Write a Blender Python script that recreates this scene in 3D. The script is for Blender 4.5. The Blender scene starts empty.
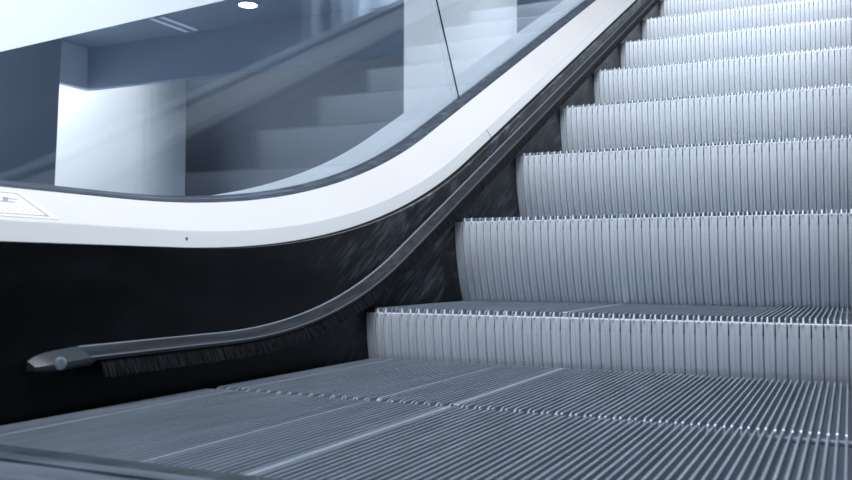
import bpy, bmesh, math, random
from mathutils import Matrix, Vector
random.seed(7)
sc = bpy.context.scene
COL = sc.collection
# ------------------------------------------------------------------ camera
ZC = 0.1545
TH, PH, RO = .4448, .0332, .0028
cam_data = bpy.data.cameras.new('camera'); cam = bpy.data.objects.new('camera', cam_data); COL.objects.link(cam)
cam_data.sensor_width = 36.0; cam_data.lens = 889.25/852*36.0
cam_data.clip_start = .01; cam_data.clip_end = 100
fw = Vector((-math.sin(TH)*math.cos(PH), math.cos(TH)*math.cos(PH), math.sin(PH)))
rt = Vector((math.cos(TH), math.sin(TH), 0)); up = rt.cross(fw)
r2 = rt*math.cos(RO)+up*math.sin(RO); u2 = -rt*math.sin(RO)+up*math.cos(RO)
M = Matrix((r2, u2, -fw)).transposed().to_4x4(); M.translation = Vector((0, 0, ZC))
cam.matrix_world = M
cam_data.dof.use_dof = True; cam_data.dof.focus_distance = 1.9; cam_data.dof.aperture_fstop = 11
sc.camera = cam
# ------------------------------------------------------------------ light
sc.view_settings.view_transform = 'Standard'; sc.view_settings.look = 'None'
sc.view_settings.gamma = 1; sc.view_settings.use_curve_mapping = False
sc.view_settings.exposure = 0.0
w = bpy.data.worlds.new('world'); sc.world = w; w.use_nodes = True
w.node_tree.nodes['Background'].inputs[0].default_value = (.50, .59, .74, 1)
w.node_tree.nodes['Background'].inputs[1].default_value = .22

def area(name, loc, target, sx, sy, power, color=(1, 1, 1)):
    l = bpy.data.lights.new(name, 'AREA'); l.shape = 'RECTANGLE'; l.size = sx; l.size_y = sy; l.energy = power; l.color = color
    o = bpy.data.objects.new(name, l); COL.objects.link(o); o.location = loc
    d = Vector(target)-Vector(loc); o.rotation_euler = d.to_track_quat('-Z', 'Y').to_euler()
    return o
area('hall_light', (.15, .4, 4.1), (-.35, 1.75, .3), 1.7, 1.7, 340, (.93, .965, 1))
area('landing_light', (.6, -2.4, 2.6), (-.4, 3.2, 1.2), 2.0, 1.4, 40, (.90, .95, 1))  # unseen fill behind the camera, added to brighten the risers
area('cladding_fill', (-1.7, 2.2, 3.1), (-3.0, 2.6, 1.3), .5, 1.8, 25, (.98, .985, 1))  # added fill, out of view, to whiten the sloping cladding
area('bounce_fill', (-5.2, 2.6, 3.2), (-5.2, 3.2, 0), 1.2, 2.0, 105, (.93, .965, 1))  # added fill, out of view; floor bounce lifts the dark ceiling
area('white_wall_fill', (-10.2, 8.4, 5.3), (-11, 9.4, .6), 2.0, .4, 610, (.96, .98, 1))  # added fill hidden above the soffit, washes the white wall
area('back_wall_fill', (-13.0, 14.6, 5.4), (-14.2, 15.6, 1.2), .8, .3, 45, (.93, .965, 1))  # added fill hidden by the soffit, lifts the back wall's left end
area('panel_fill', (-1.6, 7.8, 2.9), (-3.2, 7.9, .8), .5, .8, 17, (.95, .98, 1))  # added fill, no shop here; brightens the white wall panel
area('display_fill', (2.45, 9.0, 4.3), (3.0, 9.0, 2.4), 2.6, .3, 430, (.93, .97, 1))  # added fill, makes the display wall bright enough to reflect

# ------------------------------------------------------------------ materials
def mat(name, color, rough=.5, metal=0., spec=.5, coat=0.):
    m = bpy.data.materials.new(name); m.use_nodes = True
    b = m.node_tree.nodes['Principled BSDF']
    b.inputs['Base Color'].default_value = (*color, 1); b.inputs['Roughness'].default_value = rough
    b.inputs['Metallic'].default_value = metal; b.inputs['Specular IOR Level'].default_value = spec
    b.inputs['Coat Weight'].default_value = coat
    return m
def noisy(m, c1, c2, scale=(5, 5, 5), detail=4, lo=.35, hi=.65, rough=None, rot=(0, 0, 0), bump=0., dist=0.):
    nt = m.node_tree; N = nt.nodes; L = nt.links; b = N['Principled BSDF']
    tc = N.new('ShaderNodeTexCoord'); mp = N.new('ShaderNodeMapping'); ro = N.new('ShaderNodeMapping')
    ro.inputs['Rotation'].default_value = rot; mp.inputs['Scale'].default_value = scale
    nz = N.new('ShaderNodeTexNoise'); nz.inputs['Scale'].default_value = 1; nz.inputs['Detail'].default_value = detail
    nz.inputs['Distortion'].default_value = dist
    cr = N.new('ShaderNodeValToRGB'); cr.color_ramp.elements[0].position = lo; cr.color_ramp.elements[1].position = hi
    cr.color_ramp.elements[0].color = (*c1, 1); cr.color_ramp.elements[1].color = (*c2, 1)
    L.new(tc.outputs['Object'], ro.inputs['Vector']); L.new(ro.outputs[0], mp.inputs['Vector']); L.new(mp.outputs[0], nz.inputs['Vector'])
    L.new(nz.outputs['Fac'], cr.inputs[0]); L.new(cr.outputs[0], b.inputs['Base Color'])
    if rough:
        mr = N.new('ShaderNodeMapRange'); mr.inputs['To Min'].default_value = rough[0]; mr.inputs['To Max'].default_value = rough[1]
        L.new(nz.outputs['Fac'], mr.inputs['Value']); L.new(mr.outputs[0], b.inputs['Roughness'])
    if bump:
        bp = N.new('ShaderNodeBump'); bp.inputs['Strength'].default_value = bump; bp.inputs['Distance'].default_value = .002
        L.new(nz.outputs['Fac'], bp.inputs['Height']); L.new(bp.outputs[0], b.inputs['Normal'])
    return m
AL = math.atan(.1864/.3857)
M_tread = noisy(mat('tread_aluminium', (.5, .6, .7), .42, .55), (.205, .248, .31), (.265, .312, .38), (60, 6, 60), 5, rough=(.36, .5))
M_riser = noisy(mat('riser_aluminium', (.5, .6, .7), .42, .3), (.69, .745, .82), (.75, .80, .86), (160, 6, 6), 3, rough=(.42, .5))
M_tip = mat('bare_lit_tip', (.70, .75, .82), .35, .3)  # bare tips, brightened to paint the light the tall teeth catch
M_groove = mat('groove_dark_metal', (.035, .046, .063), .6, .2)
M_rgroove = mat('riser_groove_metal', (.26, .30, .36), .5, .2)
M_deck = noisy(mat('deck_white', (.86, .88, .9), .4, 0, .3), (.42, .425, .44), (.445, .45, .462), (1, 3, 1), 3)
M_fascia = mat('deck_edge', (.50, .525, .56), .4, 0, .3)
M_outer = mat('outer_deck_light', (.47, .50, .54), .5)
M_gasket = noisy(mat('gasket_rubber', (.08, .1, .14), .35), (.028, .037, .054), (.08, .10, .135), (60, 5, 140), 5, .45, .75, rot=(0, 0, 0))
M_black = noisy(mat('skirt_black', (.004, .005, .007), .2, 0, .16), (.0018, .0022, .003), (.006, .0075, .010), (4, 9, 30), 6, .5, .85, rough=(.2, .4))
def wear(m):
    nt = m.node_tree; N = nt.nodes; L = nt.links; b = N['Principled BSDF']
    src = b.inputs['Base Color'].links[0].from_socket
    g = N.new('ShaderNodeTexCoord'); ro = N.new('ShaderNodeMapping'); ro.inputs['Rotation'].default_value = (-AL-.12, 0, 0)
    mp = N.new('ShaderNodeMapping'); mp.inputs['Scale'].default_value = (1, 13, 150)
    n1 = N.new('ShaderNodeTexNoise'); n1.inputs['Scale'].default_value = 1; n1.inputs['Detail'].default_value = 6; n1.inputs['Roughness'].default_value = .7
    n2 = N.new('ShaderNodeTexNoise'); n2.inputs['Scale'].default_value = 9; n2.inputs['Detail'].default_value = 4
    L.new(g.outputs['Object'], ro.inputs['Vector']); L.new(ro.outputs[0], mp.inputs['Vector']); L.new(mp.outputs[0], n1.inputs['Vector']); L.new(g.outputs['Object'], n2.inputs['Vector'])
    r1 = N.new('ShaderNodeMapRange'); r1.inputs['From Min'].default_value = .46; r1.inputs['From Max'].default_value = .66
    r2_ = N.new('ShaderNodeMapRange'); r2_.inputs['From Min'].default_value = .40; r2_.inputs['From Max'].default_value = .62
    sp = N.new('ShaderNodeSeparateXYZ'); L.new(g.outputs['Object'], sp.inputs[0])
    r3 = N.new('ShaderNodeMapRange'); r3.inputs['From Min'].default_value = 1.15; r3.inputs['From Max'].default_value = 1.6
    L.new(sp.outputs['Y'], r3.inputs['Value']); L.new(n1.outputs['Fac'], r1.inputs['Value']); L.new(n2.outputs['Fac'], r2_.inputs['Value'])
    m1 = N.new('ShaderNodeMath'); m1.operation = 'MULTIPLY'; m2 = N.new('ShaderNodeMath'); m2.operation = 'MULTIPLY'
    L.new(r1.outputs[0], m1.inputs[0]); L.new(r2_.outputs[0], m1.inputs[1]); L.new(m1.outputs[0], m2.inputs[0]); L.new(r3.outputs[0], m2.inputs[1])
    mx = N.new('ShaderNodeMix'); mx.data_type = 'RGBA'; L.new(m2.outputs[0], mx.inputs['Factor']); L.new(src, mx.inputs['A']); mx.inputs['B'].default_value = (.15, .18, .225, 1)
    L.new(mx.outputs['Result'], b.inputs['Base Color'])
wear(M_black)
M_seal = mat('black_seal', (.004, .005, .006), .7, 0, .08)
M_strip = noisy(mat('brush_rail_metal', (.07, .09, .12), .45, 0., .3), (.007, .0095, .0135), (.022, .028, .037), (120, 5, 120), 5, .4, .7)
M_strip_edge = mat('brush_rail_edge_highlight', (.15, .18, .225), .4, .3)  # lighter colour paints the thin highlight along the rail's upper edge
M_strip_low = mat('brush_rail_lower_highlight', (.07, .085, .11), .4, .2)  # dimmer painted highlight along the lower edge
M_cap = mat('end_cap_plastic', (.020, .026, .034), .45, 0, .3)
M_brist = noisy(mat('bristle', (.01, .012, .016), .6, 0, .08), (.0025, .003, .004), (.012, .015, .020), (50, 260, 50), 3, .45, .7)
M_screw = mat('steel_screw', (.35, .42, .5), .3, .8)
M_cyl = mat('handrail_rubber', (.01, .012, .015), .35)
M_comb = noisy(mat('comb_metal', (.1, .13, .17), .45, .5), (.015, .02, .028), (.05, .065, .085), (30, 30, 30), 5)
M_plate = noisy(mat('landing_metal', (.25, .3, .37), .45, .5), (.06, .08, .105), (.15, .18, .23), (8, 60, 30), 5)
M_dark = mat('dark_ceiling', (.34, .415, .52), .7)
M_fasc1 = mat('pale_fascia', (.66, .73, .82), .7)
M_wwall = mat('white_wall', (.82, .85, .88), .7)
M_dwall = mat('blue_grey_wall', (.13, .16, .205), .8)
M_corner = mat('grey_corner', (.30, .36, .45), .8)
M_floor = mat('hall_floor', (.42, .47, .54), .4)
M_pill = mat('dark_pillar', (.13, .165, .22), .6)
M_clad = mat('white_cladding', (.9, .92, .94), .5)
M_label = mat('label_white', (.56, .565, .57), .5, 0, .2)
M_ink = mat('label_ink', (.20, .215, .24), .6, 0, .2)
M_banner = noisy(mat('banner_fabric', (.5, .6, .7), .8), (.45, .52, .62), (.7, .77, .85), (6, 6, 1.2), 2)
def emis(name, col, s):
    m = mat(name, col); b = m.node_tree.nodes['Principled BSDF']
    b.inputs['Emission Color'].default_value = (*col, 1); b.inputs['Emission Strength'].default_value = s; return m
M_lamp = emis('lamp_white', (1, 1, 1), 9)
M_tube = emis('tube_pale', (.55, .66, .82), .32)
def glassmat():
    m = bpy.data.materials.new('clear_glass'); m.use_nodes = True; nt = m.node_tree; nt.nodes.clear(); N = nt.nodes
    o = N.new('ShaderNodeOutputMaterial'); mx = N.new('ShaderNodeMixShader'); t = N.new('ShaderNodeBsdfTransparent'); g = N.new('ShaderNodeBsdfGlossy')
    f = N.new('ShaderNodeFresnel'); gm = N.new('ShaderNodeNewGeometry'); mi = N.new('ShaderNodeMapRange')
    mi.inputs['To Min'].default_value = 1.52; mi.inputs['To Max'].default_value = 1/1.52      # leaving the pane: same partial mirror as entering it
    nt.links.new(gm.outputs['Backfacing'], mi.inputs['Value']); nt.links.new(mi.outputs[0], f.inputs['IOR'])
    t.inputs[0].default_value = (.94, .965, .985, 1); g.inputs['Roughness'].default_value = 0.0; g.inputs[0].default_value = (.76, .80, .84, 1)
    nt.links.new(f.outputs[0], mx.inputs[0]); nt.links.new(t.outputs[0], mx.inputs[1]); nt.links.new(g.outputs[0], mx.inputs[2]); nt.links.new(mx.outputs[0], o.inputs[0])
    return m
M_glass = glassmat()

# ------------------------------------------------------------------ helpers
def build(name, V, F, m, parent=None, smooth=False, mids=None):
    me = bpy.data.meshes.new(name); me.from_pydata([tuple(v) for v in V], [], F)
    ms = m if isinstance(m, (list, tuple)) else [m]
    for x in ms: me.materials.append(x)
    if mids:
        for p, i in zip(me.polygons, mids): p.material_index = i
    bm = bmesh.new(); bm.from_mesh(me); bmesh.ops.recalc_face_normals(bm, faces=bm.faces); bm.to_mesh(me); bm.free()
    if smooth:
        for p in me.polygons: p.use_smooth = True
        try: me.set_sharp_from_angle(angle=math.radians(35))
        except Exception: pass
    o = bpy.data.objects.new(name, me); COL.objects.link(o)
    if parent is not None: o.parent = parent
    return o
class MB:
    def __init__(s): s.V = []; s.F = []; s.I = []
    def add(s, V, F, i=0):
        n = len(s.V); s.V += [tuple(v) for v in V]; s.F += [tuple(n+k for k in f) for f in F]; s.I += [i]*len(F)
    def box(s, a, b, i=0):
        x0, y0, z0 = a; x1, y1, z1 = b
        s.add([(x0, y0, z0), (x1, y0, z0), (x1, y1, z0), (x0, y1, z0), (x0, y0, z1), (x1, y0, z1), (x1, y1, z1), (x0, y1, z1)],
              [(0, 3, 2, 1), (4, 5, 6, 7), (0, 1, 5, 4), (1, 2, 6, 5), (2, 3, 7, 6), (3, 0, 4, 7)], i)
    def prism(s, P, Q, i=0):            # P and Q: matching polygons
        n = len(P)
        s.add(list(P)+list(Q), [tuple(range(n))[::-1], tuple(range(n, 2*n))]+[(k, (k+1) % n, n+(k+1) % n, n+k) for k in range(n)], i)
    def cyl(s, c, axis, r, h, n=20, i=0, r2=None):
        a = Vector(axis).normalized(); t = a.orthogonal().normalized(); u = a.cross(t); c = Vector(c); r2 = r if r2 is None else r2
        P = [c+(t*math.cos(2*math.pi*k/n)+u*math.sin(2*math.pi*k/n))*r for k in range(n)]
        Q = [c+a*h+(t*math.cos(2*math.pi*k/n)+u*math.sin(2*math.pi*k/n))*r2 for k in range(n)]
        s.prism(P, Q, i)
    def build(s, name, m, parent=None, smooth=False): return build(name, s.V, s.F, m, parent, smooth, s.I)
def empty(name, loc=(0, 0, 0)):
    o = bpy.data.objects.new(name, None); COL.objects.link(o); o.location = loc; return o
def tag(o, label=None, cat=None, group=None, kind=None):
    if label: o['label'] = label
    if cat: o['category'] = cat
    if group: o['group'] = group
    if kind: o['kind'] = kind
    return o

# ------------------------------------------------------------------ paths along the escalator
DECK = (.893, 2.259); BRUSH = (.965, 1.071); OX = 1.017
def path(P, h, y0=-1.3, smax=4.2, nf=12, na=36, ni=10):
    yc, R = P; out = []
    for k in range(nf): y = y0+(yc-y0)*k/nf; out.append((y, h, 0.))
    for k in range(na+1):
        t = AL*k/na; out.append((yc+(R-h)*math.sin(t), R-(R-h)*math.cos(t), t))
    y, z, _ = out[-1]
    for k in range(1, ni+1): s = smax*k/ni; out.append((y+s*math.cos(AL), z+s*math.sin(AL), AL))
    return [(y, z+ZC, t) for y, z, t in out]
XC = -.3505
def sx(side, X): return -X if side < 0 else 2*XC+X
def sweep(name, side, sec, m, parent, closed=True, smooth=False, mids=None, **kw):
    """sec: list of (X, h, path)"""
    cols = [path(p, h, **kw) for X, h, p in sec]; n = len(sec); L = len(cols[0]); V = []; F = []; I = []
    for j in range(n):
        for (y, z, t) in cols[j]: V.append((sx(side, sec[j][0]), y, z))
    for j in range(n if closed else n-1):
        k = (j+1) % n
        for i in range(L-1):
            F.append((j*L+i, k*L+i, k*L+i+1, j*L+i+1)); I.append(mids[j] if mids else 0)
    if closed:
        F.append(tuple(j*L for j in range(n))); I.append(0); F.append(tuple(j*L+L-1 for j in range(n))); I.append(0)
    return build(name, V, F, m, parent, smooth, I)

# ------------------------------------------------------------------ setting
HZ = 3.2+ZC; FZ = 2.6+ZC
m = MB(); m.box((-16, -3, -.1), (-1.06, 15.8, 0)); m.box((.40, -3, -.1), (6, 15.8, 0)); m.box((-1.06, -3, -.1), (.40, -.9, 0)); m.box((-1.06, 6.2, -.1), (.40, 15.8, 0))
tag(m.build('floor', M_floor), kind='structure')
m = MB(); m.box((-9.95, -3, HZ), (-1.6, 9.45, HZ+.15)); tag(m.build('ceiling', M_dark), kind='structure')
m = MB(); m.box((-10.07, -3, FZ), (-9.95, 9.57, HZ+.15)); tag(m.build('trim_1', M_fasc1), kind='structure')
m = MB(); m.box((-9.95, 9.45, FZ), (-1.6, 9.57, HZ+.15)); tag(m.build('trim_2', M_dark), kind='structure')
# left wall, with a rounded end added so the light falls off to dark
V = []; F = []
pl = [(-11, -3), (-11, 10.6)]
m = MB(); m.box((-11.2, -3, 0), (-11, 11.5, 6)); tag(m.build('wall_left', M_wwall), kind='structure')
m = MB(); n = 28; R_ = 3.5; arc = lambda k, q: (-11-R_+math.cos(k*math.pi/2/n)*q, 11.5+math.sin(k*math.pi/2/n)*q)
for k in range(n):
    q = [arc(k, R_), arc(k+1, R_), arc(k+1, R_-.2), arc(k, R_-.2)]
    m.prism([(x, y, 0) for x, y in q], [(x, y, 6) for x, y in q])
tag(m.build('trim_3', M_wwall, smooth=True), kind='structure')
m = MB(); m.box((-16, 15.6, 0), (6, 15.8, 6)); tag(m.build('wall_back', M_dwall), kind='structure')
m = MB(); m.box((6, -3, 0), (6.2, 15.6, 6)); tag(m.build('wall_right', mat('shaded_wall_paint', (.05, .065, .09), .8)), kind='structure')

# ------------------------------------------------------------------ balustrades
def deck_point(side, X, h, P, y):
    """world point at given y on a concentric line"""
    pts = path(P, h)
    for (a, b) in zip(pts[:-1], pts[1:]):
        if a[0] <= y <= b[0]:
            f = (y-a[0])/(b[0]-a[0]); return (sx(side, X), y, a[1]+(b[1]-a[1])*f)
def balustrade(side, label):
    root = empty('escalator_balustrade', (sx(side, .9), 0, 0)); tag(root, label, 'balustrade', 'escalator balustrades')
    ox = Vector((sx(side, .9), 0, 0))
    def P(o): o.matrix_parent_inverse = Matrix.Translation(-ox); return o
    D, B = DECK, BRUSH
    P(sweep('skirt_panel', side, [(.7675, -.45, B), (.7675, .0265, D), (.775, .0265, D), (.775, -.45, B)], M_black, root))
    P(sweep('inner_ledge', side, [(.775, .012, D), (.775, .026, D), (.786, .0275, D), (.786, .012, D)], M_seal, root))
    dk = P(sweep('inner_deck', side, [(.7845, .0275, D), (.784, .028, D), (.791, .049, D), (.792, .0505, D), (.872, .093, D), (.872, .088, D), (.797, .047, D), (.791, .0275, D)],
            [M_deck, M_fascia], root, mids=[1, 1, 0, 0, 0, 1, 1, 1]))
    P(sweep('glass_gasket', side, [(.872, .085, D), (.872, .0935, D), (.878, .0985, D), (.882, .097, D), (.893, .1005, D), (.8985, .104, D), (.8985, .085, D)], M_gasket, root))
    P(sweep('outer_deck', side, [(.9105, .080, D), (.9105, .101, D), (OX, .100, D), (OX+.005, .095, D), (OX+.005, .080, D)], M_outer, root))
    P(sweep('outer_cladding', side, [(OX-.002, .085, D), (OX+.005, .085, D), (OX+.005, -.60, D), (OX-.002, -.60, D)], M_outer, root))
    # glass in two panels with a dark seal between
    a = (2.082, .445+ZC); b = (1.947, .656+ZC)
    dx = (b[0]-a[0])/(b[1]-a[1])
    def yj(z): return a[0]+(z-a[1])*dx
    lo = path(D, .088); hi = path(D, .90)
    def panel(lo_, hi_):
        m = MB(); x0, x1 = sx(side, .8995), sx(side, .9095)
        n = len(lo_); V = [(x, y, z) for x in (x0, x1) for (y, z) in lo_+hi_[::-1]]
        N = 2*n; F = []
        for s in (0, 1):
            for k in range(n-1): F.append((s*N+k, s*N+k+1, s*N+N-2-k, s*N+N-1-k))
        for k in range(N): F.append((k, (k+1) % N, N+(k+1) % N, N+k))
        m.add(V, F); return P(m.build('glass_panel', M_glass, root))
    # cut both boundary lines at the joint
    def cut(line, g):
        L = []; R = []; prev = None
        for (y, z, t) in line:
            s = (y-yj(z))
            if prev is not None and prev[2] < 0 <= s:
                f = -prev[2]/(s-prev[2]); cy = prev[0]+(y-prev[0])*f; cz = prev[1]+(z-prev[1])*f
                L.append((cy-g, cz)); R.append((cy+g, cz))
            (L if s < 0 else R).append((y, z)); prev = (y, z, s)
        return L, R
    def resample(l, n):
        d = [0]
        for p, q in zip(l[:-1], l[1:]): d.append(d[-1]+math.dist(p, q))
        out = []
        for k in range(n):
            s = d[-1]*k/(n-1); i = 0
            while i < len(d)-2 and d[i+1] < s: i += 1
            f = (s-d[i])/max(1e-9, d[i+1]-d[i]); out.append((l[i][0]+(l[i+1][0]-l[i][0])*f, l[i][1]+(l[i+1][1]-l[i][1])*f))
        return out
    Ll, Rl = cut(lo, .0011); Lh, Rh = cut(hi, .0011)
    panel(resample(Ll, 90), resample(Lh, 90)); panel(resample(Rl, 12), resample(Rh, 12))
    m = MB(); p0, p1, q0, q1 = Ll[-1], Rl[0], Lh[-1], Rh[0]
    xs = (sx(side, .8996), sx(side, .903))
    m.prism([(xs[0], *p0), (xs[0], *p1), (xs[0], *q1), (xs[0], *q0)], [(xs[1], *p0), (xs[1], *p1), (xs[1], *q1), (xs[1], *q0)])
    P(m.build('joint_seal', M_seal, root))
    # handrail: rounded C section
    sec = [(.9045+.040*math.cos(t), .905+.024*math.sin(t)+.012, D) for t in [k*2*math.pi/16 for k in range(16)]]
    P(sweep('handrail', side, sec, M_cyl, root, smooth=True))
    # screw on the deck edge and the deck seam
    m = MB(); c = deck_point(side, .7875, .040, D, .92); s = 1 if side < 0 else -1
    m.cyl((c[0]-.001*s, c[1], ZC+.040), (s, 0, 0), .0022, .0016); m.cyl((c[0]+.0004*s, c[1], ZC+.040), (s, 0, 0), .0009, .0005)
    sw = P(m.build('screw', M_screw, root))
    m = MB()
    for (X0, h0, X1, h1) in ((.7838, .0285, .7908, .049),):
        p = deck_point(side, X0, h0, D, 2.01); q = deck_point(side, X1, h1, D, 2.01-.0215*math.tan(AL))
        e = .0007
        m.prism([(p[0], p[1]-e, p[2]), (p[0], p[1]+e, p[2]), (q[0], q[1]+e, q[2]), (q[0], q[1]-e, q[2])],
                [(p[0]+.0006*s, p[1]-e, p[2]), (p[0]+.0006*s, p[1]+e, p[2]), (q[0]+.0006*s, q[1]+e, q[2]), (q[0]+.0006*s, q[1]-e, q[2])])
    P(m.build('deck_seam', M_strip, root))
    # safety brush rail on the skirt
    Bk = dict(y0=.72)
    rail = P(sweep('brush_rail', side, [(.7675, -.0850, B), (.7655, -.0850, B), (.764, -.0860, B), (.7465, -.0950, B), (.745, -.0965, B), (.745, -.1000, B), (.7675, -.1000, B)],
             [M_strip, M_strip_edge, M_strip_low], root, mids=[1, 1, 0, 2, 0, 0, 0], **Bk))
    # bristles
    m = MB(); L = path(B, -.1000, y0=.735); 
    d = [0]
    for p, q in zip(L[:-1], L[1:]): d.append(d[-1]+math.dist(p[:2], q[:2]))
    s = .0; i = 0
    while s < d[-1]-.005:
        while i < len(d)-2 and d[i+1] < s: i += 1
        f = (s-d[i])/(d[i+1]-d[i]); y = L[i][0]+(L[i+1][0]-L[i][0])*f; z = L[i][1]+(L[i+1][1]-L[i][1])*f; t = L[i][2]+(L[i+1][2]-L[i][2])*f
        for row, X in enumerate((.7475, .7535)):
            ln = .020+random.uniform(-.0012, .0008); lean = .003+random.uniform(-.0015, .0015); wd = .0011
            ty, tz = math.cos(t), math.sin(t); ny, nz = math.sin(t), -math.cos(t)
            out = .007+random.uniform(-.001, .001)
            a0 = (sx(side, X), y-ty*wd, z-tz*wd+.0004); a1 = (sx(side, X), y+ty*wd, z+tz*wd+.0004); a2 = (sx(side, X+.0012), y, z+.0004)
            ey, ez = y+ny*ln+ty*lean, z+nz*ln+tz*lean
            b0 = (sx(side, X-out), ey-ty*wd, ez-tz*wd); b1 = (sx(side, X-out), ey+ty*wd, ez+tz*wd); b2 = (sx(side, X-out+.0012), ey, ez)
            m.prism([a0, a1, a2], [b0, b1, b2])
        s += .0024
    br = m.build('bristles', M_brist, rail); tag(br, kind='stuff')
    # tapered rounded end cap with a screw
    m = MB(); secs = []
    prof = [(.7675, -.0850), (.7655, -.0850), (.764, -.0860), (.7465, -.0950), (.745, -.0965), (.745, -.1010), (.749, -.1050), (.7675, -.1050)]
    for k in range(9):
        u = k/8; y = .724-.070*u; sc_ = math.sqrt(max(0, 1-(u*.98)**4)); drop = -.004*u
        secs.append([(sx(side, .7675-(.7675-X)*(.35+.65*sc_)), y, ZC+(-.098+(h+.098)*(.3+.7*sc_))+drop) for X, h in prof])
    n = len(prof); V = [p for s_ in secs for p in s_]; F = []
    for k in range(8):
        for j in range(n): F.append((k*n+j, k*n+(j+1) % n, (k+1)*n+(j+1) % n, (k+1)*n+j))
    F.append(tuple(range(n))); F.append(tuple(range(8*n, 9*n)))
    m.add(V, F); ec = m.build('end_cap', M_cap, rail, smooth=True)
    s = 1 if side < 0 else -1
    m = MB(); cx = sx(side, .7470)
    m.cyl((cx, 0.678, ZC-.0990), (s*1, -.25, .05), .0068, .0020, 24); m.cyl((cx+.0020*s, 0.6775, ZC-.0990), (s*1, -.25, .05), .0068, .0010, 24, r2=.0045)
    m.build('screw', M_screw, rail)
    return root, dk
left, deck_left = balustrade(-1, 'left escalator balustrade with white deck, clear glass and black skirt beside the steps')
right, deck_right = balustrade(1, 'right escalator balustrade, seen only as a faint inclined band reflected in the glass')

# warning label on the left deck (a sub-part of the deck)
def on_deck(u, y, lift=.0004):     # u 0 at the fold, 1 at the gasket
    X = .792+(.872-.792)*u; h = .0505+(.093-.0505)*u
    nx, nz = .0425, .080; l = math.hypot(nx, nz)
    return (-X+nx/l*lift, y, ZC+h+nz/l*lift)
def deck_quads(name, quads, mt, lift0, lift1):
    m = MB()
    for q in quads: m.prism([on_deck(u, y, lift0) for u, y in q], [on_deck(u, y, lift1) for u, y in q])
    o = m.build(name, mt, deck_left); o.matrix_parent_inverse = Matrix.Identity(4); return o
YR = .722
deck_quads('warning_label', [[(.10, .50), (.10, YR), (.86, YR), (.86, .50)]], M_label, -.0004, .0006)
qs = [[(.155, .51), (.155, YR-.009), (.185, YR-.009), (.185, .51)], [(.79, .51), (.79, YR-.009), (.82, YR-.009), (.82, .51)], [(.155, YR-.012), (.155, YR-.009), (.82, YR-.009), (.82, YR-.012)]]
deck_quads('label_border', qs, M_ink, .0006, .0008)
qs = []
for k in range(22):                # faint rows of small print
    y = .525+k*.0082
    for u in (.25, .31, .37):
        if random.random() < .85: qs.append([(u, y), (u, y+random.uniform(.003, .0065)), (u+.018, y+.005), (u+.018, y)])
for k in range(4):                 # small pictogram strokes
    y = .53+k*.045
    qs += [[(.50, y), (.50, y+.022), (.54, y+.030), (.54, y+.004)], [(.54, y+.012), (.54, y+.018), (.66, y+.026), (.66, y+.018)], [(.60, y+.022), (.60, y+.036), (.635, y+.036), (.635, y+.022)]]
deck_quads('label_print', qs, M_ink, .0006, .0008)
for o in bpy.data.objects:
    if o.parent is deck_left: o.matrix_parent_inverse = Matrix.Identity(4)

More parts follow.
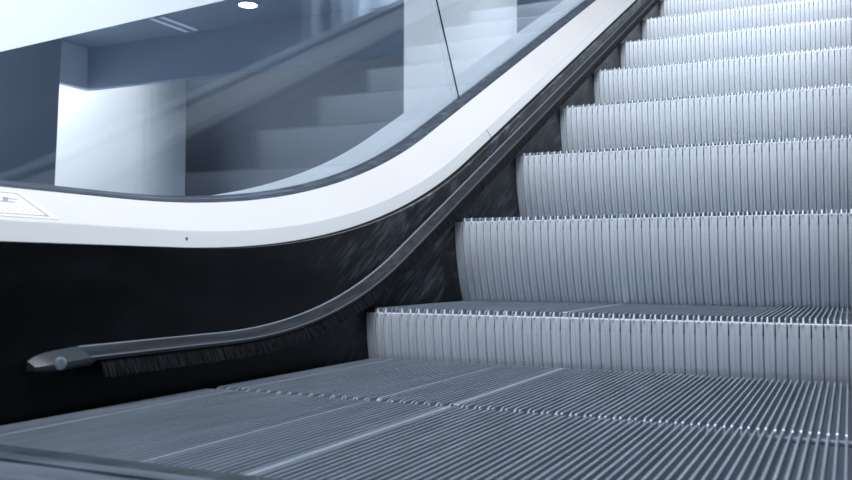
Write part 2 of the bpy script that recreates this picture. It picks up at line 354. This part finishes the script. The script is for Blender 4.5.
# ------------------------------------------------------------------ steps
X0 = -.764; PITCH = .00795; NP = 104; X1 = X0+PITCH*NP; RR = .38; DEPTH = .430
def make_step():
    root = empty('escalator_step')
    # tread
    m = MB()
    m.box((X0, .004, -.028), (X1, DEPTH-.004, -.0095), 1)
    wide = {44: 1.0, 31: .5, 6: .6}
    for k in range(NP):
        cx = X0+PITCH*(k+.5); wt, wb = .0011, .0015
        if k in wide: wt = PITCH*.5*wide[k]; wb = wt+.0004
        if k == 0: continue
        tall = k % 2 == 0
        yf = (-.0015 if tall else .004) if k not in wide else .0075; zt = 0. if tall else -.0016
        za = -.0095
        P = [(cx-wb, yf, za), (cx+wb, yf, za), (cx+wt, yf+.0018, zt-.0012), (cx-wt, yf+.0018, zt-.0012)]
        Q = [(cx-wb, yf+.005, za), (cx+wb, yf+.005, za), (cx+wt, yf+.0034, zt), (cx-wt, yf+.0034, zt)]
        Rr = [(cx-wb, DEPTH, za), (cx+wb, DEPTH, za), (cx+wt, DEPTH, 0), (cx-wt, DEPTH, 0)]
        Q2 = [(cx-wb, yf+.010, za), (cx+wb, yf+.010, za), (cx+wt, yf+.010, 0), (cx-wt, yf+.010, 0)]
        V = P+Q+Q2+Rr; F = [(0, 1, 2, 3), (15, 14, 13, 12)]
        for a in (0, 4, 8):
            for j in range(4): F.append((a+j, a+(j+1) % 4, a+4+(j+1) % 4, a+4+j))
        m.add(V, F, 0)
        if tall and k not in wide: m.I[-14:] = [2 if q in (0, 3, 5) else 0 for q in range(14)]
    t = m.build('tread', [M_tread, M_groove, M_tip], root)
    # riser, ribbed and curved
    NR = 14; prof = []
    x = X0-.003; gap = PITCH*2
    prof.append((x, -.004))
    k = 0
    xs = X0
    prof.append((xs-.003, 0))
    while xs < X1-.001:
        a = xs
        # rib | minor groove | rib | main groove
        prof += [(a+.0002, 0), (a+.0060, -.0002), (a+.0066, -.0024), (a+.0078, -.0024), (a+.0084, -.0002), (a+.0128, 0), (a+.0136, -.0038), (a+.0150, -.0038), (a+.0157, 0)]
        xs += gap
    prof.append((xs, 0))
    V = []; F = []; I = []; n = len(prof)
    zt = -.0100; phis = [math.asin(.0084/RR)]+[math.asin(-zt/RR)+(math.asin(.1855/RR)-math.asin(-zt/RR))*k/(NR-1) for k in range(NR)]
    for iph, ph in enumerate(phis):
        for (px, o) in prof:
            if iph == 0: o -= .0003
            V.append((px, RR-(RR+o)*math.cos(ph), -(RR+o)*math.sin(ph)))
    for a in range(NR):
        for b in range(n-1): F.append((a*n+b, a*n+b+1, (a+1)*n+b+1, (a+1)*n+b)); I.append(1 if prof[b][1] < -.003 and prof[b+1][1] < -.003 else 0)
    base = len(V)
    for ph in phis:
        for px in (prof[0][0], prof[-1][0]): V.append((px, RR-(RR-.012)*math.cos(ph), -(RR-.012)*math.sin(ph)))
    for a in range(NR):
        F.append((base+2*a, base+2*a+1, base+2*a+3, base+2*a+2)); I.append(0)
        F.append((a*n, (a+1)*n, base+2*a+2, base+2*a)); I.append(0)
        F.append((a*n+n-1, (a+1)*n+n-1, base+2*a+3, base+2*a+1)); I.append(0)
    F.append(tuple(range(n))+(base+1, base)); I.append(0)
    e = NR*n; F.append(tuple(range(e, e+n))+(base+2*NR+1, base+2*NR)); I.append(0)
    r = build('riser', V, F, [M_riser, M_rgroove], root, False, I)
    # side brackets carrying tread and riser
    for xx in (X0+.012, X1-.018):
        m = MB(); q = [(.02, -.028), (.424, -.028), (.40, -.055), (.13, -.11), (.085, -.185), (.068, -.185), (.02, -.10)]
        m.prism([(xx, y, z) for y, z in q], [(xx+.006, y, z) for y, z in q]); m.build('bracket', M_groove, root)
    return root
def copy_tree(o):
    c = o.copy(); COL.objects.link(c)
    for ch in list(o.children):
        d = ch.copy(); COL.objects.link(d); d.parent = c
    return c
NOSE = [(.494, 0.), (.934, 0.), (1.366, .0873)]
for i in range(9): NOSE.append((1.7531+i*.3857, .1110+ZC+i*.1864))
LAB = ['flat escalator step nearest the camera, emerging from the comb plate',
       'flat escalator step between the dotted joint and the lowest short riser',
       'escalator step with the short half-risen riser, lowest raised step',
       'escalator step with the widest full-height curved riser, just above the short one',
       'escalator step with the second full-height riser from the bottom',
       'escalator step with the third full-height riser from the bottom',
       'escalator step with the fourth full-height riser from the bottom',
       'escalator step with the fifth full-height riser from the bottom',
       'escalator step with the sixth full-height riser from the bottom, near the top edge',
       'escalator step with the seventh full-height riser, cut off by the top edge',
       'escalator step above the frame, eighth full-height riser up',
       'escalator step above the frame, ninth full-height riser up']
proto = make_step()
for i, (y, z) in enumerate(NOSE):
    if i > 10: break
    o = proto if i == 0 else copy_tree(proto)
    if i < 2:                          # flat steps: lit tips and risers painted tread-dark to dim their joint
        t = [c for c in o.children if c.name.startswith('tread')][0]
        t.material_slots[2].link = 'OBJECT'; t.material_slots[2].material = M_tread
        t = [c for c in o.children if c.name.startswith('riser')][0]
        t.material_slots[0].link = 'OBJECT'; t.material_slots[0].material = M_tread
    else:
        for t in o.children:
            for sl in t.material_slots: sl.link = 'DATA'
    o.location = (0, y, z); tag(o, LAB[i], 'escalator step', 'ribbed metal escalator steps')

# ------------------------------------------------------------------ comb plate at the landing
root = empty('comb_plate', (XC, .3, 0)); tag(root, 'metal comb plate at the foot of the escalator, corner at lower left', 'comb plate')
inv = Matrix.Translation((-XC, -.3, 0))
m = MB(); m.box((X0-.003, -.9, -.02), (X1+.003, .486, .006)); 
for k in range(28): m.box((X0, -.25+k*.026, .006), (X1, -.3+k*.026+.012, .0072))
p = m.build('landing_plate', M_plate, root); p.matrix_parent_inverse = inv
m = MB(); m.box((X0, .486, .0008), (X1, .526, .0066), 0)
m.box((X0, .484, .0060), (X1, .499, .0082), 1)
for k in range(NP):
    cx = X0+PITCH*k+0.0
    m.prism([(cx-.0014, .524, .0004), (cx+.0014, .524, .0004), (cx+.0014, .524, .0062), (cx-.0014, .524, .0062)],
            [(cx-.0009, .542, .0004), (cx+.0009, .542, .0004), (cx+.0007, .540, .0012), (cx-.0007, .540, .0012)])
p = m.build('comb_segment', [M_comb, M_plate], root); p.matrix_parent_inverse = inv

# ------------------------------------------------------------------ things beyond the glass
m = MB()
m.prism([(-6.0, 3.4, 0), (-6.0, 5.33, 0), (-6.7, 5.33, 0), (-6.7, 3.4, 0)], [(-6.0, 3.4, HZ), (-6.0, 5.46, HZ), (-6.7, 5.46, HZ), (-6.7, 3.4, HZ)])
o = m.build('pillar', M_pill); tag(o, 'dark blue-grey pillar behind the glass at far left', 'pillar')
m = MB()
m.prism([(-3.0, 5.90, 0), (-3.0, 8.41, 0), (-3.25, 8.41, 0), (-3.25, 6.5, 0)], [(-3.0, 5.90, HZ), (-3.0, 8.41, HZ), (-3.25, 8.41, HZ), (-3.25, 6.5, HZ)])
o = m.build('wall_panel', M_wwall); tag(o, 'broad white upright wall panel behind the glass joint', 'wall panel')
# white sloping cladding under the neighbouring stair
m = MB(); z_at = lambda y: .849+ZC+(y-2.406)*.425
q = [(.35, z_at(.35)), (4.8, z_at(4.8)), (4.8, HZ-.002), (.35, HZ-.002)]
m.prism([(-3.0, y, z) for y, z in q], [(-3.12, y, z) for y, z in q])
o = m.build('stair_cladding', M_clad); tag(o, 'bright white sloping cladding at upper left, behind the glass', 'cladding')
# lamps
root = empty('ceiling_downlight', (-6.53, 8.68, HZ)); tag(root, 'round white downlight in the dark ceiling at upper left', 'ceiling light')
m = MB(); m.cyl((0, 0, -.012), (0, 0, 1), .125, .012, 32); m.build('trim_ring', M_pill, root)
m = MB(); m.cyl((0, 0, -.016), (0, 0, 1), .108, .006, 32); m.build('lens', M_lamp, root)
root = empty('linear_ceiling_light', (-7.94, 8.99, HZ)); tag(root, 'thin double-line strip light in the dark ceiling at upper left', 'ceiling light')
m = MB(); m.box((-.14, -.36, -.006), (.14, .36, 0)); m.build('housing', M_dark, root)
for xx in (-.085, .085):
    m = MB(); m.box((xx-.03, -.34, -.012), (xx+.03, .34, -.006)); m.build('tube', M_tube, root)
# pale display wall with hanging banners on the far side (mirrored in the glass)
m = MB(); m.box((3.0, 7.42, 0), (3.12, 11.0, 3.6)); o = m.build('display_wall', mat('display_pale', (.62, .68, .76), .7)); tag(o, 'pale display wall, mirrored in the glass at upper middle', 'display wall')
for k, (ya, yb, zb, lab) in enumerate(((7.65, 8.2, 1.5, 'pale banner mirrored in the glass, left of the pair'), (8.65, 9.2, 1.7, 'pale banner mirrored in the glass, right of the pair'))):
    m = MB(); n = 12; V = []; F = []
    for i in range(n+1):
        y = ya+(yb-ya)*i/n; x = 2.9+.03*math.sin(i*1.3)
        V += [(x, y, 3.4), (x, y, zb+.04*math.cos(i*.5)), (x+.012, y, 3.4), (x+.012, y, zb+.04*math.cos(i*.5))]
    for i in range(n):
        a = 4*i; b = a+4; F += [(a, b, b+1, a+1), (a+2, a+3, b+3, b+2), (a, a+2, b+2, b), (a+1, b+1, b+3, a+3)]
    F += [(0, 1, 3, 2), (4*n, 4*n+2, 4*n+3, 4*n+1)]
    m.add(V, F); o = m.build('hanging_banner', M_banner); tag(o, lab, 'banner', 'hanging banners on the display wall')
